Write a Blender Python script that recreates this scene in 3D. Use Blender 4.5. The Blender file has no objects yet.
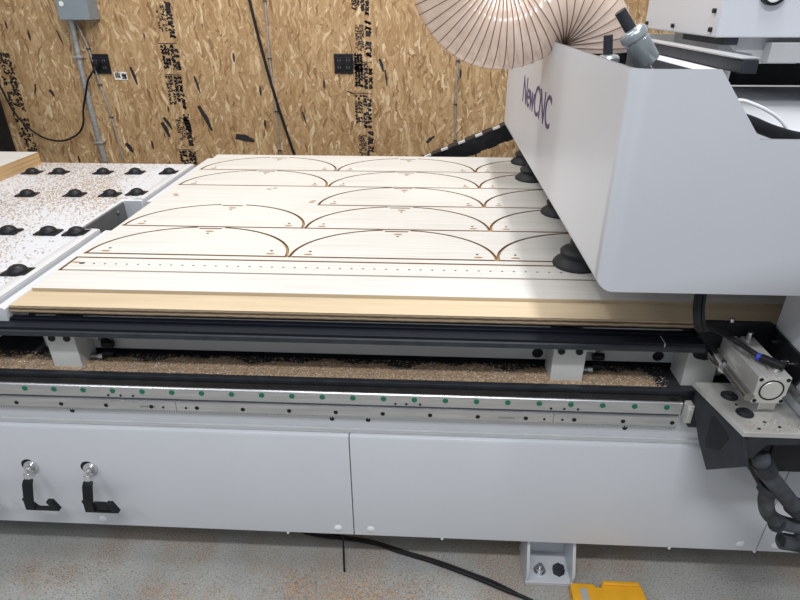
import bpy, bmesh, math, random
from mathutils import Vector, Matrix, geometry
random.seed(7)
R = math.radians
S = bpy.context.scene
C = S.collection

# ------------------------------------------------------------------ camera
def cam_axes(p, y, r):
    p, y, r = R(p), R(y), R(r)
    f = Vector((math.sin(y)*math.cos(p), math.cos(y)*math.cos(p), -math.sin(p)))
    r0 = Vector((math.cos(y), -math.sin(y), 0)); u0 = r0.cross(f)
    return r0*math.cos(r)+u0*math.sin(r), u0*math.cos(r)-r0*math.sin(r), f
rt, up, fw = cam_axes(27.65, -2.946, -.111)
cd = bpy.data.cameras.new('camera'); cam = bpy.data.objects.new('camera', cd); C.objects.link(cam)
m = Matrix((rt, up, -fw)).transposed().to_4x4(); m.translation = (0, 0, 1.5)
cam.matrix_world = m
cd.sensor_width = 36; cd.lens = 36*571.46/800; cd.clip_start = .02
S.camera = cam
# ------------------------------------------------------------------ world, lamps, exposure
w = bpy.data.worlds.new('world'); S.world = w; w.use_nodes = True
w.node_tree.nodes['Background'].inputs[0].default_value = (.86, .93, 1, 1)
w.node_tree.nodes['Background'].inputs[1].default_value = .38
def area(name, loc, target, sx, sy, power, col=(1, 1, 1)):
    l = bpy.data.lights.new(name, 'AREA'); l.shape = 'RECTANGLE'; l.size = sx; l.size_y = sy
    l.energy = power; l.color = col
    o = bpy.data.objects.new(name, l); C.objects.link(o); o.location = loc
    o.rotation_euler = (Vector(target)-Vector(loc)).to_track_quat('-Z', 'Y').to_euler()
    return o
area('ceiling_lamp_left', (-2.3, -.9, 3.2), (-.2, 1.1, .6), .6, .3, 16, (.97, .98, 1))
area('ceiling_lamp_near', (.0, -.45, 3.3), (.0, 1.0, 0), 1.6, .16, 54, (.97, .98, 1))
area('ceiling_lamp_right', (.54, 1.9, 3.3), (.54, 1.9, 0), .10, 2.2, 56, (1, .98, .96)).rotation_euler = (0, 0, 0)
area('fill_light_middle', (-1.0, 1.9, 3.3), (-1.0, 1.9, 0), .14, 1.6, 20, (1, .99, .97)).rotation_euler = (0, 0, 0)  # added fill light, evens out the brightness across the white sheet
area('ceiling_lamp_far', (-1.2, 2.3, 3.4), (-1.0, 3.0, .8), 1.2, .25, 33, (1, .95, .88))
S.view_settings.view_transform = 'Standard'; S.view_settings.look = 'None'
S.view_settings.gamma = 1; S.view_settings.use_curve_mapping = False
S.view_settings.exposure = -0.13

# ------------------------------------------------------------------ materials
class NT:
    def __init__(s, name, rough=.5, metal=0):
        s.m = bpy.data.materials.new(name); s.m.use_nodes = True
        s.t = s.m.node_tree; s.b = s.t.nodes['Principled BSDF']
        s.b.inputs['Roughness'].default_value = rough; s.b.inputs['Metallic'].default_value = metal
    def n(s, typ, **kw):
        n = s.t.nodes.new(typ)
        for k, v in kw.items():
            if k in n.inputs: n.inputs[k].default_value = v
            else: setattr(n, k, v)
        return n
    def l(s, a, b): s.t.links.new(a, b)
    def coords(s, scale=(1, 1, 1), rot=(0, 0, 0), src='Object'):
        tc = s.n('ShaderNodeTexCoord'); mp = s.n('ShaderNodeMapping')
        mp.inputs['Scale'].default_value = scale; mp.inputs['Rotation'].default_value = rot
        s.l(tc.outputs[src], mp.inputs[0]); return mp.outputs[0]
    def ramp(s, fac, stops, interp='LINEAR'):
        r = s.n('ShaderNodeValToRGB'); e = r.color_ramp.elements; r.color_ramp.interpolation = interp
        while len(e) < len(stops): e.new(.5)
        for q, (p, c) in zip(e, stops): q.position = p; q.color = (*c, 1) if len(c) == 3 else c
        s.l(fac, r.inputs[0]); return r.outputs[0]
    def noise(s, vec, scale, detail=3, rough=.5, out=0):
        n = s.n('ShaderNodeTexNoise'); n.inputs['Scale'].default_value = scale
        n.inputs['Detail'].default_value = detail; n.inputs['Roughness'].default_value = rough
        s.l(vec, n.inputs['Vector']); return n.outputs[out]
    def vor(s, vec, scale, out=1, feature='F1'):
        n = s.n('ShaderNodeTexVoronoi'); n.feature = feature; n.inputs['Scale'].default_value = scale
        s.l(vec, n.inputs['Vector']); return n.outputs[out]
    def mix(s, f, a, b, mode='MIX'):
        n = s.n('ShaderNodeMix'); n.data_type = 'RGBA'; n.blend_type = mode
        for i, v in ((0, f), (6, a), (7, b)):
            if hasattr(v, 'links') or hasattr(v, 'is_linked'): s.l(v, n.inputs[i])
            else: n.inputs[i].default_value = v if i == 0 else (*v, 1)
        return n.outputs[2]
    def base(s, c):
        if hasattr(c, 'is_linked'): s.l(c, s.b.inputs['Base Color'])
        else: s.b.inputs['Base Color'].default_value = (*c, 1)
    def bump(s, h, st=.2, d=.002):
        n = s.n('ShaderNodeBump'); n.inputs['Strength'].default_value = st; n.inputs['Distance'].default_value = d
        s.l(h, n.inputs['Height']); s.l(n.outputs[0], s.b.inputs['Normal'])
def simple(name, col, rough=.5, metal=0, var=.06, scale=30, stretch=(1, 1, 1)):
    t = NT(name, rough, metal)
    if name in ('black_brush', 'slate_trim', 'black_plastic', 'rubber', 'dark_grey_metal'): t.b.inputs['Specular IOR Level'].default_value = .25
    v = t.noise(t.coords(stretch), scale)
    a = tuple(c*(1-var) for c in col); b = tuple(min(1, c*(1+var)) for c in col)
    t.base(t.ramp(v, [(.3, a), (.7, b)])); return t.m
M = {}
M['white'] = simple('powder_coated_white', (.62, .64, .68), .38, var=.015, scale=5)
M['cover'] = simple('powder_coated_cover', (.60, .62, .67), .33, var=.015, scale=5)
M['frame'] = simple('frame_paint', (.55, .56, .57), .45, var=.04, scale=12)
M['grey'] = simple('grey_paint', (.42, .43, .44), .5, var=.05)
M['post'] = simple('post_paint', (.62, .63, .61), .45, var=.03)
M['dark'] = simple('dark_grey_metal', (.042, .046, .054), .45, .3, .2)
M['black'] = simple('black_plastic', (.012, .013, .016), .42, 0, .3)
M['navy'] = simple('black_brush', (.006, .008, .014), .55, 0, .35, 60, (1, 8, 8))
M['gloss'] = simple('black_gloss', (.03, .027, .027), .14, .6, .2)
M['recessgrey'] = simple('recess_grey', (.13, .135, .14), .5, 0, .1)
M['rod'] = simple('ground_rod', (.32, .32, .32), .25, .85, .1)
M['slate'] = simple('slate_trim', (.035, .04, .047), .5, 0, .2)
M['rubber'] = simple('rubber', (.035, .037, .042), .6, 0, .3)
M['dusty'] = simple('dusty_rubber', (.055, .06, .07), .65, 0, .6, 25)
M['steel'] = simple('machined_steel', (.55, .56, .57), .32, .75, .12, 25, (.3, 4, 4))
M['chrome'] = simple('chrome', (.75, .75, .76), .15, 1, .05)
M['alu'] = simple('aluminium', (.66, .65, .62), .38, .45, .12, 14)
M['cast'] = simple('silver_metal', (.42, .47, .49), .28, .65, .1)
M['galv'] = simple('galvanised', (.46, .47, .47), .4, .6, .25, 60)
M['box'] = simple('grey_enamel', (.24, .285, .32), .4, .1, .05)
M['green'] = simple('green_plug', (.005, .17, .09), .5)
M['plugw'] = simple('white_plug', (.85, .86, .9), .4)
M['yellow'] = simple('yellow_plastic', (.85, .42, .02), .45, 0, .05)
M['brown'] = simple('hose_wire', (.17, .09, .06), .5)
M['paper'] = simple('paper', (.78, .78, .74), .7)
M['ink'] = simple('black_ink', (.018, .016, .02), .7)
M['logo'] = simple('indigo_ink', (.055, .035, .14), .45)
M['printgrey'] = simple('grey_ink', (.2, .2, .2), .6)
M['blue'] = simple('blue_ring', (.02, .05, .5), .5)

t = NT('hose_plastic', .16)
t.base(t.ramp(t.noise(t.coords(), 30), [(.3, (.72, .56, .47)), (.7, (.82, .67, .57))]))
t.b.inputs['Alpha'].default_value = .72
t.b.inputs['Coat Weight'].default_value = .4
M['hose'] = t.m

t = NT('white_laminate', .42); v = t.coords((1.2, 40, 1))
a = t.ramp(t.noise(v, 2.0, 5, .6), [(.35, (.56, .555, .53)), (.62, (.66, .652, .63))])
t.base(a); M['lam'] = t.m
def wood(name, c1, c2, sc=(1.5, 30, 30), rough=.55, src='Object'):
    t = NT(name, rough); v = t.coords(sc, src=src)
    a = t.ramp(t.noise(v, 1.6, 6, .62), [(.32, c1), (.65, c2)]); t.base(a); return t.m
M['ply'] = wood('birch_plywood', (.47, .37, .245), (.59, .485, .335), (.8, 14, 20))
M['cutedge'] = simple('cut_board_edge', (.27, .165, .08), .8, 0, .15, 80)
M['recess'] = simple('cut_groove', (.34, .21, .10), .85, 0, .2, 90)
M['lumber'] = wood('lumber_edge', (.42, .27, .13), (.60, .42, .22), (1, 1, 40))
t = NT('plywood_edge', .8); v = t.coords((.6, 1, 1))
wv = t.n('ShaderNodeTexWave', bands_direction='Z'); t.l(v, wv.inputs[0])
wv.inputs['Scale'].default_value = 30; wv.inputs['Distortion'].default_value = 1.2; wv.inputs['Detail Scale'].default_value = 3
t.base(t.ramp(wv.outputs[1], [(.15, (.10, .065, .04)), (.5, (.30, .21, .13)), (.85, (.45, .35, .23))])); M['plyedge'] = t.m

# OSB: layered flat strands of different direction
t = NT('osb', .62)
def strands(rot, sx, sz, sc):
    v = t.coords(src='Object'); nn = t.n('ShaderNodeTexNoise', Scale=5.0, Detail=2.0); t.l(v, nn.inputs['Vector'])
    vm = t.n('ShaderNodeVectorMath', operation='MULTIPLY_ADD'); t.l(nn.outputs[1], vm.inputs[0])
    vm.inputs[1].default_value = (.10, 0, .10); t.l(v, vm.inputs[2])
    mp = t.n('ShaderNodeMapping'); mp.inputs['Rotation'].default_value = (0, R(rot), 0); mp.inputs['Scale'].default_value = (1, 1, 1)
    t.l(vm.outputs[0], mp.inputs[0])
    m2 = t.n('ShaderNodeMapping'); m2.inputs['Scale'].default_value = (sx, .001, sz); t.l(mp.outputs[0], m2.inputs[0])
    vn = t.n('ShaderNodeTexVoronoi'); vn.inputs['Scale'].default_value = sc; t.l(m2.outputs[0], vn.inputs['Vector'])
    sp = t.n('ShaderNodeSeparateColor'); t.l(vn.outputs[1], sp.inputs[0])
    g = t.noise(m2.outputs[0], sc*5, 3)
    return sp.outputs, g
pal = [(0, (.27, .15, .065)), (.08, (.40, .245, .115)), (.35, (.49, .32, .16)), (.7, (.56, .38, .20)), (.9, (.66, .48, .28)), (1, (.84, .68, .46))]
base = None; prev = None
for k, (rot, sx, sz, sc) in enumerate([(64, 7, 1.5, 11), (-58, 7, 1.6, 11), (30, 7, 1.5, 10.5), (-30, 7, 1.6, 11), (4, 8, 1.5, 10)]):
    o, g = strands(rot, sx, sz, sc)
    c = t.ramp(o[0], pal)
    if base is None: base = c
    else:
        f = t.ramp(o[1], [(.52, (0, 0, 0)), (.6, (1, 1, 1))])
        base = t.mix(f, base, c)
fine = t.ramp(t.noise(t.coords((1, .01, .35), (0, R(12), 0)), 120, 3), [(.3, (.80, .78, .76)), (.65, (1.05, 1.05, 1.05))])
base = t.mix(1.0, base, fine, 'MULTIPLY')
big = t.ramp(t.noise(t.coords((1, 1, .4)), 1.3, 2), [(.3, (.80, .77, .73)), (.7, (.95, .94, .92))])
base = t.mix(1.0, base, big, 'MULTIPLY')
dk = t.ramp(t.vor(t.coords((10, .01, 2.6), (0, R(10), 0)), 1.1, 0), [(.07, (1, 1, 1)), (.10, (0, 0, 0))])
base = t.mix(dk, base, (.03, .015, .012))
t.base(base); M['osb'] = t.m

# concrete with speckles and tan dust
t = NT('concrete', .75)
a = t.ramp(t.noise(t.coords(), 3, 5, .6), [(.3, (.34, .345, .33)), (.7, (.50, .505, .48))])
sp = t.ramp(t.noise(t.coords(), 190, 4, .8), [(.36, (.30, .27, .25)), (.46, (.92, .92, .92)), (.6, (1, 1, 1)), (.70, (1.25, 1.24, 1.2))])
a = t.mix(1.0, a, sp, 'MULTIPLY')
M1 = t.ramp(t.noise(t.coords(), 5.5, 3), [(.46, (0, 0, 0)), (.60, (1, 1, 1))])
M2 = t.ramp(t.noise(t.coords(), 240, 3, .7), [(.50, (0, 0, 0)), (.56, (1, 1, 1))])
mm = t.mix(1.0, M1, M2, 'MULTIPLY')
a = t.mix(mm, a, (.36, .22, .13)); t.base(a); M['conc'] = t.m

# tray sawdust / chip colours
t = NT('sawdust', .9)
t.base(t.ramp(t.noise(t.coords(), 260, 3, .7), [(.32, (.20, .13, .08)), (.5, (.46, .32, .20)), (.68, (.62, .46, .31))]))
t.bump(t.noise(t.coords(), 200, 3), .8, .004); M['saw'] = t.m
M['chip1'] = simple('tan_chip', (.52, .34, .20), .85, 0, .2, 90)
M['chip2'] = simple('pale_chip', (.72, .68, .62), .85, 0, .1, 90)
M['chip3'] = simple('grey_chip', (.30, .26, .23), .85, 0, .3, 90)

# ------------------------------------------------------------------ mesh helpers (world coordinates)
def BM(): return bmesh.new()
def face(bm, vs, mi=0):
    try:
        f = bm.faces.new(vs); f.material_index = mi; return f
    except ValueError: return None
def box(bm, x0, x1, y0, y1, z0, z1, mi=0):
    v = [bm.verts.new((x, y, z)) for x in (x0, x1) for y in (y0, y1) for z in (z0, z1)]
    for q in ((0, 1, 3, 2), (4, 6, 7, 5), (0, 4, 5, 1), (2, 3, 7, 6), (0, 2, 6, 4), (1, 5, 7, 3)):
        face(bm, [v[i] for i in q], mi)
    return bm
def frame_of(d):
    d = Vector(d).normalized(); a = Vector((0, 0, 1)) if abs(d.z) < .9 else Vector((1, 0, 0))
    u = d.cross(a).normalized(); return u, d.cross(u).normalized()
def cyl(bm, p0, p1, r, r1=None, n=20, mi=0, caps=True):
    p0, p1 = Vector(p0), Vector(p1); u, v = frame_of(p1-p0); r1 = r if r1 is None else r1
    A = [bm.verts.new(p0+r*(u*math.cos(2*math.pi*k/n)+v*math.sin(2*math.pi*k/n))) for k in range(n)]
    B = [bm.verts.new(p1+r1*(u*math.cos(2*math.pi*k/n)+v*math.sin(2*math.pi*k/n))) for k in range(n)]
    for k in range(n): face(bm, (A[k], A[(k+1) % n], B[(k+1) % n], B[k]), mi)
    if caps: face(bm, A[::-1], mi); face(bm, B, mi)
    return bm
def catmull(pts, sub=8):
    P = [Vector(p) for p in pts]; P = [2*P[0]-P[1]]+P+[2*P[-1]-P[-2]]; out = []
    for i in range(1, len(P)-2):
        a, b, c, d = P[i-1:i+3]
        for k in range(sub):
            s = k/sub
            out.append(.5*((2*b)+(c-a)*s+(2*a-5*b+4*c-d)*s*s+(3*b-a-3*c+d)*s**3))
    return out+[P[-2]]
def tube(bm, pts, r, n=10, mi=0, caps=True, rf=None):
    P = [Vector(p) for p in pts]; rings = []; u = None
    for i, p in enumerate(P):
        d = (P[min(i+1, len(P)-1)]-P[max(i-1, 0)]).normalized()
        if u is None: u, _ = frame_of(d)
        u = (u-d*u.dot(d)).normalized(); v = d.cross(u)
        rr = rf(i) if rf else r
        rings.append([bm.verts.new(p+rr*(u*math.cos(2*math.pi*k/n)+v*math.sin(2*math.pi*k/n))) for k in range(n)])
    for a, b in zip(rings, rings[1:]):
        for k in range(n): face(bm, (a[k], a[(k+1) % n], b[(k+1) % n], b[k]), mi)
    if caps: face(bm, rings[0][::-1], mi); face(bm, rings[-1], mi)
    return bm
def lathe(bm, prof, c, axis=(0, 0, 1), n=28, mi=0):
    ax = Vector(axis).normalized(); u, v = frame_of(ax); c = Vector(c); rings = []
    for r, h in prof:
        if r < 1e-6: rings.append([bm.verts.new(c+ax*h)])
        else: rings.append([bm.verts.new(c+ax*h+r*(u*math.cos(2*math.pi*k/n)+v*math.sin(2*math.pi*k/n))) for k in range(n)])
    for a, b in zip(rings, rings[1:]):
        for k in range(n):
            k2 = (k+1) % n
            if len(a) == 1 and len(b) == 1: continue
            if len(a) == 1: face(bm, (a[0], b[k2], b[k]), mi)
            elif len(b) == 1: face(bm, (a[k], a[k2], b[0]), mi)
            else: face(bm, (a[k], a[k2], b[k2], b[k]), mi)
    return bm
def prism(bm, pts, ax, a, b, mi=0, smi=None):
    """pts 2D polygon, extruded along axis ax from a to b. ax x:(y,z) y:(x,z) z:(x,y)"""
    f = {'x': lambda p, t: (t, p[0], p[1]), 'y': lambda p, t: (p[0], t, p[1]), 'z': lambda p, t: (p[0], p[1], t)}[ax]
    A = [bm.verts.new(f(p, a)) for p in pts]; B = [bm.verts.new(f(p, b)) for p in pts]
    face(bm, A, mi); face(bm, B[::-1], mi); n = len(pts)
    for k in range(n): face(bm, (A[k], A[(k+1) % n], B[(k+1) % n], B[k]), mi if smi is None else smi)
    return bm
def obj(name, bm, mats, parent=None, bevel=0, smooth=True, **props):
    bmesh.ops.recalc_face_normals(bm, faces=bm.faces)
    me = bpy.data.meshes.new(name); 
    org = Vector((0, 0, 0))
    q = parent
    while q is not None: org += q.location; q = q.parent
    if parent is None:
        xs = [v.co for v in bm.verts]
        lo = Vector([min(c[i] for c in xs) for i in range(3)]); hi = Vector([max(c[i] for c in xs) for i in range(3)])
        org = Vector(((lo.x+hi.x)/2, (lo.y+hi.y)/2, lo.z))
    bmesh.ops.translate(bm, verts=bm.verts, vec=-org)
    bm.to_mesh(me); bm.free()
    if not isinstance(mats, (list, tuple)): mats = [mats]
    for q in mats: me.materials.append(M[q] if isinstance(q, str) else q)
    o = bpy.data.objects.new(name, me); C.objects.link(o)
    if parent is None: o.location = org
    else: o.parent = parent
    if smooth:
        for p in me.polygons: p.use_smooth = True
        me.set_sharp_from_angle(angle=R(38))
    if bevel:
        b = o.modifiers.new('bevel', 'BEVEL'); b.width = bevel; b.segments = 3; b.limit_method = 'ANGLE'; b.angle_limit = R(40)
        b.harden_normals = False
    for k, v in props.items(): o[k] = v
    return o
def thing(name, loc, label, cat, group=None):
    o = bpy.data.objects.new(name, None); C.objects.link(o); o.location = loc; o.empty_display_size = .05
    o['label'] = label; o['category'] = cat
    if group: o['group'] = group
    return o
def islands(name, bm, mats, parent, bevel=0, **props):
    """each loose piece of the mesh becomes a part of its own"""
    bm.verts.ensure_lookup_table(); bm.verts.index_update(); seen = set(); out = []
    for v0 in bm.verts:
        if v0.index in seen: continue
        st, isl = [v0], []; seen.add(v0.index)
        while st:
            v = st.pop(); isl.append(v)
            for e_ in v.link_edges:
                u = e_.other_vert(v)
                if u.index not in seen: seen.add(u.index); st.append(u)
        nb = BM(); mp = {v: nb.verts.new(v.co) for v in isl}
        for f in {f for v in isl for f in v.link_faces}: face(nb, [mp[v] for v in f.verts], f.material_index)
        out.append(obj(name, nb, mats, parent, bevel, **props))
    bm.free(); return out
def tag(o, label, cat, group=None):
    o['label'] = label; o['category'] = cat
    if group: o['group'] = group
    return o
def copy_to(src, vec, parent=None):
    c = src.copy(); C.objects.link(c); c.parent = parent if parent else src.parent
    c.location = src.location+Vector(vec)
    for ch in src.children:
        d = ch.copy(); C.objects.link(d); d.parent = c
    return c

# ------------------------------------------------------------------ setting: floor and board wall
WY = 3.6
obj('floor', box(BM(), -5, 5, -2.5, WY+.1, -.1, 0), 'conc', kind='structure')
wall = obj('wall_back', box(BM(), -5, 5, WY, WY+.1, 0, 3.4), 'osb', kind='structure', smooth=False)

def glyphs(bm, x0, z0, wid, hgt, rows, cols, dens=.8, th0=.0016, y=WY-.0012):
    """unreadable stamp printing: lines of small stroke marks running down the board"""
    cw = wid/rows; ch = hgt/cols
    for r in range(rows):
        for c in range(cols):
            if random.random() > dens: continue
            x = x0+r*cw+cw*.12; z = z0-c*ch; w_ = cw*.72; h_ = ch*.7; th = th0*1.3
            segs = [(0, 0, 1, 0), (0, .5, 1, .5), (0, 1, 1, 1), (0, 0, 0, .5), (0, .5, 0, 1), (1, 0, 1, .5), (1, .5, 1, 1), (0, 0, 1, 1)]
            for a in random.sample(segs, 4):
                xa, za, xb, zb = x+a[0]*w_, z-a[1]*h_, x+a[2]*w_, z-a[3]*h_
                d = Vector((xb-xa, 0, zb-za)).normalized(); nrm = Vector((-d.z, 0, d.x))*th
                v = [bm.verts.new(q) for q in (Vector((xa, y, za))+nrm, Vector((xb, y, zb))+nrm, Vector((xb, y, zb))-nrm, Vector((xa, y, za))-nrm)]
                face(bm, v)
def stroke(bm, x0, z0, x1, z1, wd, y=WY-.0012):
    d = Vector((x1-x0, 0, z1-z0)); n_ = Vector((-d.z, 0, d.x)).normalized()*wd/2
    a, b = Vector((x0, y, z0)), Vector((x1, y, z1)); mid = (a+b)/2
    v = [bm.verts.new(q) for q in (a+n_*.5, mid+n_, b+n_*.3, b-n_*.5, mid-n_*.9, a-n_)]
    face(bm, v)
def stamp_column(xc, top, mirror=1):
    bm = BM()
    glyphs(bm, xc-.05, top, .045, .17, 3, 9, .8, .0022); glyphs(bm, xc+.0, top-.0, .05, .20, 2, 8, .9, .0035)
    glyphs(bm, xc-.035, top-.24, .05, .14, 4, 10, .7, .0014); glyphs(bm, xc+.02, top-.22, .04, .2, 1, 7, .95, .004)
    stroke(bm, xc-.055, top-.44, xc+.06, top-.44, .005)
    glyphs(bm, xc-.045, top-.45, .05, .13, 3, 7, .9, .0035); glyphs(bm, xc+.01, top-.45, .05, .14, 2, 6, .95, .0038)
    stroke(bm, xc-.05, top-.61, xc+.06, top-.615, .005)
    return bm
for xc, tops in ((-1.55, (1.72, 1.10)), (-.405, (1.62, 1.00))):
    for tz in tops:
        obj('board_stamp', stamp_column(xc, tz), 'ink', wall, smooth=False, label='black printed stamp text running down the board')
b = BM(); glyphs(b, -2.62, 1.22, .09, .62, 4, 20, .8, .0032); stroke(b, -2.62, 1.06, -2.5, 1.055, .006); stroke(b, -2.62, 1.23, -2.53, 1.22, .006)
obj('board_stamp', b, 'ink', wall, smooth=False, label='black printed stamp text running down the board')
b = BM()
for q in ((-1.214, .752, -1.1, .72, .045), (-1.93, .70, -1.9, .64, .03), (-1.67, .83, -1.64, .74, .03), (-1.655, .86, -1.615, .79, .022), (-1.52, .86, -1.5, .76, .04),
          (-2.42, 1.05, -2.44, .99, .012), (-2.34, 1.02, -2.32, .98, .02), (-1.8, 1.15, -1.78, 1.05, .02), (-.78, .9, -.765, .83, .012),
          (-.30, 1.2, -.28, 1.13, .02), (-.27, 1.14, -.26, 1.05, .012), (-2.2, 1.35, -2.18, 1.27, .01), (-1.42, .93, -1.36, .78, .03),
          (.28, .70, .30, .60, .012), (-.02, .72, .03, .76, .02), (-.5, 1.02, -.45, 1.0, .008), (-1.42, 1.1, -1.4, 1.0, .015)):
    stroke(b, *q)
obj('ink_mark', b, 'ink', wall, smooth=False, label='dark ink and bark marks on the board')

# wall mounted things
e = thing('electrical_box', (-2.07, WY, 1.405), 'grey steel electrical box on the board wall above the conduit', 'electrical box')
obj('housing', box(BM(), -2.092, -1.921, 3.49, 3.599, 1.405, 1.72), 'box', e, .004)
obj('cover_plate', box(BM(), -2.095, -1.918, 3.483, 3.49, 1.407, 1.72), 'box', e, .002)
b = BM(); cyl(b, (-2.064, 3.483, 1.488), (-2.064, 3.481, 1.488), .013); obj('round_sticker', b, 'paper', e, label='white round sticker')
b = BM(); pts = [(-2.085, 3.580, 1.405-.82*k/60) for k in range(61)]
tube(b, [(p[0]-.012*math.sin(i/60*3), p[1], p[2]) for i, p in enumerate(pts)], .014, 12, rf=lambda i: .0185 if i % 2 else .0158)
tag(obj('metal_conduit', b, 'galv'), 'ribbed grey metal conduit running down the wall below the electrical box', 'conduit')
for zz in (1.2, .70):
    b = BM(); box(b, -2.122, -2.066, 3.556, 3.598, zz, zz+.012)
    tag(obj('conduit_strap', b, 'steel', None, .003), 'small steel strap holding the ribbed conduit, %s' % ('upper one' if zz > 1 else 'lower one near the table'), 'strap')
def outlet(x0, z0, w_, h_, lab):
    e = thing('wall_outlet', (x0+w_/2, WY, z0), lab, 'outlet')
    obj('cover_plate', box(BM(), x0, x0+w_, WY-.008, WY-.0005, z0, z0+h_), 'black', e, .003)
    for sx in (.27, .73):
        b = BM(); box(b, x0+w_*sx-.019, x0+w_*sx+.019, WY-.0125, WY-.0085, z0+.018, z0+h_-.018)
        s_ = obj('socket', b, 'black', e, .003)
        b = BM()
        for zz in (.32, .68):
            for dx in (-.007, .007): box(b, x0+w_*sx+dx-.0012, x0+w_*sx+dx+.0012, WY-.0135, WY-.0127, z0+h_*zz-.005, z0+h_*zz+.005)
        islands('slot', b, 'printgrey', s_, smooth=False)
outlet(-2.035, 1.112, .112, .11, 'black double outlet plate beside the grey conduit with a cord plugged in')
outlet(-.569, 1.118, .112, .108, 'black double outlet plate beside the printed stamp in the wall middle')
b = BM(); glyphs(b, -.452, 1.225, .05, .10, 3, 6, .95, .0035); obj('board_stamp', b, 'ink', wall, smooth=False, label='black printed stamp next to the outlet')
e = tag(obj('paper_tag', box(BM(), -1.912, -1.832, 3.597, 3.5995, 1.077, 1.122), 'paper'), 'small white paper sticker with fine print beside the left outlet', 'sticker')
b = BM(); glyphs(b, -1.905, 1.118, .03, .03, 3, 5, .9, .0012, 3.5965); glyphs(b, -1.865, 1.112, .028, .03, 4, 5, .95, .002, 3.5965); obj('fine_print', b, 'ink', e, smooth=False)
e = thing('power_cord', (-2.0, 3.55, 1.15), 'black power cord looping along the wall from the left outlet', 'cord')
obj('cord', tube(BM(), catmull([(-1.995, 3.565, 1.165), (-2.015, 3.54, 1.12), (-2.054, 3.55, 1.081), (-2.10, 3.56, .99), (-2.135, 3.56, .908), (-2.16, 3.56, .82), (-2.217, 3.56, .756), (-2.335, 3.56, .716), (-2.467, 3.56, .752), (-2.574, 3.56, .875), (-2.617, 3.56, 1.033), (-2.66, 3.56, 1.2)]), .006, 8), 'black', e)
obj('plug', box(BM(), -2.012, -1.978, 3.553, 3.586, 1.15, 1.18), 'black', e, .006)
b = tube(BM(), catmull([(-1.06, 3.585, 1.75), (-1.031, 3.588, 1.505), (-.985, 3.588, 1.22), (-.93, 3.588, .95), (-.851, 3.588, .634), (-.83, 3.588, .55)]), .0085, 8)
tag(obj('black_cable', b, 'black'), 'thick black cable slanting down the board wall behind the sheet', 'cable')
for pts, lab in (([(-.975, 1.75), (-.945, 1.5), (-.95, 1.2), (-.94, .9), (-.944, .664), (-.94, .5)], 'thin grey-green wire stapled down the wall next to the black cable'),
                 ([(.155, 1.6), (.155, 1.19), (.15, .95), (.157, .736), (.15, .5)], 'thin grey wire stapled down the wall left of the gantry'),
                 ([(-2.07, 1.4), (-2.03, 1.25), (-2.01, 1.05), (-1.985, .86), (-1.97, .6)], 'thin grey-green wire running down the wall beside the conduit')):
    e = thing('wall_wire', (pts[0][0], WY, .5), lab, 'wire')
    obj('wire', tube(BM(), catmull([(x, 3.592, z) for x, z in pts]), .005, 8), 'galv', e)
    for x, z in pts[1:-1]: obj('staple', box(BM(), x-.011, x+.011, 3.583, 3.5995, z-.003, z+.003), 'dark', e, .001)
tag(obj('black_cabinet', box(BM(), -3.2, -2.655, 3.4, 3.58, 0, 1.3), 'black', None, .01), 'black upright cabinet edge at the far left behind the plywood stack', 'cabinet')
for k, (zt, lab) in enumerate(((.900, 'white-topped plywood sheet, topmost of the stack at the far left'), (.882, 'plywood sheet directly under the white-topped sheet in the far left stack'), (.864, 'lowest plywood sheet of the stack at the far left'))):
    b = prism(BM(), [(-3.0, 1.5), (-1.757, 1.5), (-1.757, 2.5), (-3.0, 2.5)], 'z', zt-.0178, zt, 0, 1)
    tag(obj('plywood_sheet', b, [['ply', 'lam'][k == 0], 'lumber']), lab, 'plywood sheet', 'plywood sheets stacked at the far left')
# ------------------------------------------------------------------ outfeed table at the left
T = thing('outfeed_table', (-1.7, 1.9, 0), 'white ball-roller table dusted with wood chips, left of the router bed', 'table')
b = BM(); pl = [(-2.6, 1.16), (-1.062, 1.16), (-1.062, 1.70), (-1.135, 1.70), (-1.135, 2.0), (-1.062, 2.0), (-1.062, 2.53), (-2.6, 2.53)]
prism(b, pl, 'z', .755, .845)
obj('table_top', b, 'white', T, .004)
obj('table_frame', box(BM(), -2.55, -1.10, 1.46, 2.50, .0, .752), 'frame', T)
b = BM(); box(b, -1.134, -1.045, 1.71, 1.99, .70, .752); box(b, -1.133, -1.126, 1.72, 1.99, .752, .842)
cyl(b, (-1.126, 1.93, .82), (-1.118, 1.93, .82), .006); obj('recess_liner', b, 'recessgrey', T, .002)
b = prism(BM(), [(-1.10, .846), (-1.085, .849), (-1.066, .849), (-1.062, .846)], 'y', 2.01, 2.52); prism(b, [(-1.10, .846), (-1.085, .849), (-1.066, .849), (-1.062, .846)], 'y', 1.17, 1.69)
islands('edge_strip', b, 'frame', T)
b = BM(); prism(b, [(-1.050, .80), (-1.050, .836), (-1.046, .840), (-1.028, .840), (-1.024, .836), (-1.024, .80)], 'y', 1.17, 1.70); prism(b, [(-1.050, .80), (-1.050, .836), (-1.046, .840), (-1.028, .840), (-1.024, .836), (-1.024, .80)], 'y', 2.0, 2.66); islands('joint_rail', b, 'white', T)
def ball(x, y):
    base = obj('ball_roller', box(BM(), x-.036, x+.036, y-.026, y+.026, .8455, .8505), 'black', T, .002)
    b = BM(); lathe(b, [(0, .017), (.010, .0160), (.018, .0125), (.024, .006), (.027, .0), (.027, -.001)], (x, y, .851), n=20)
    obj('ball', b, 'black', base)
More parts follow.
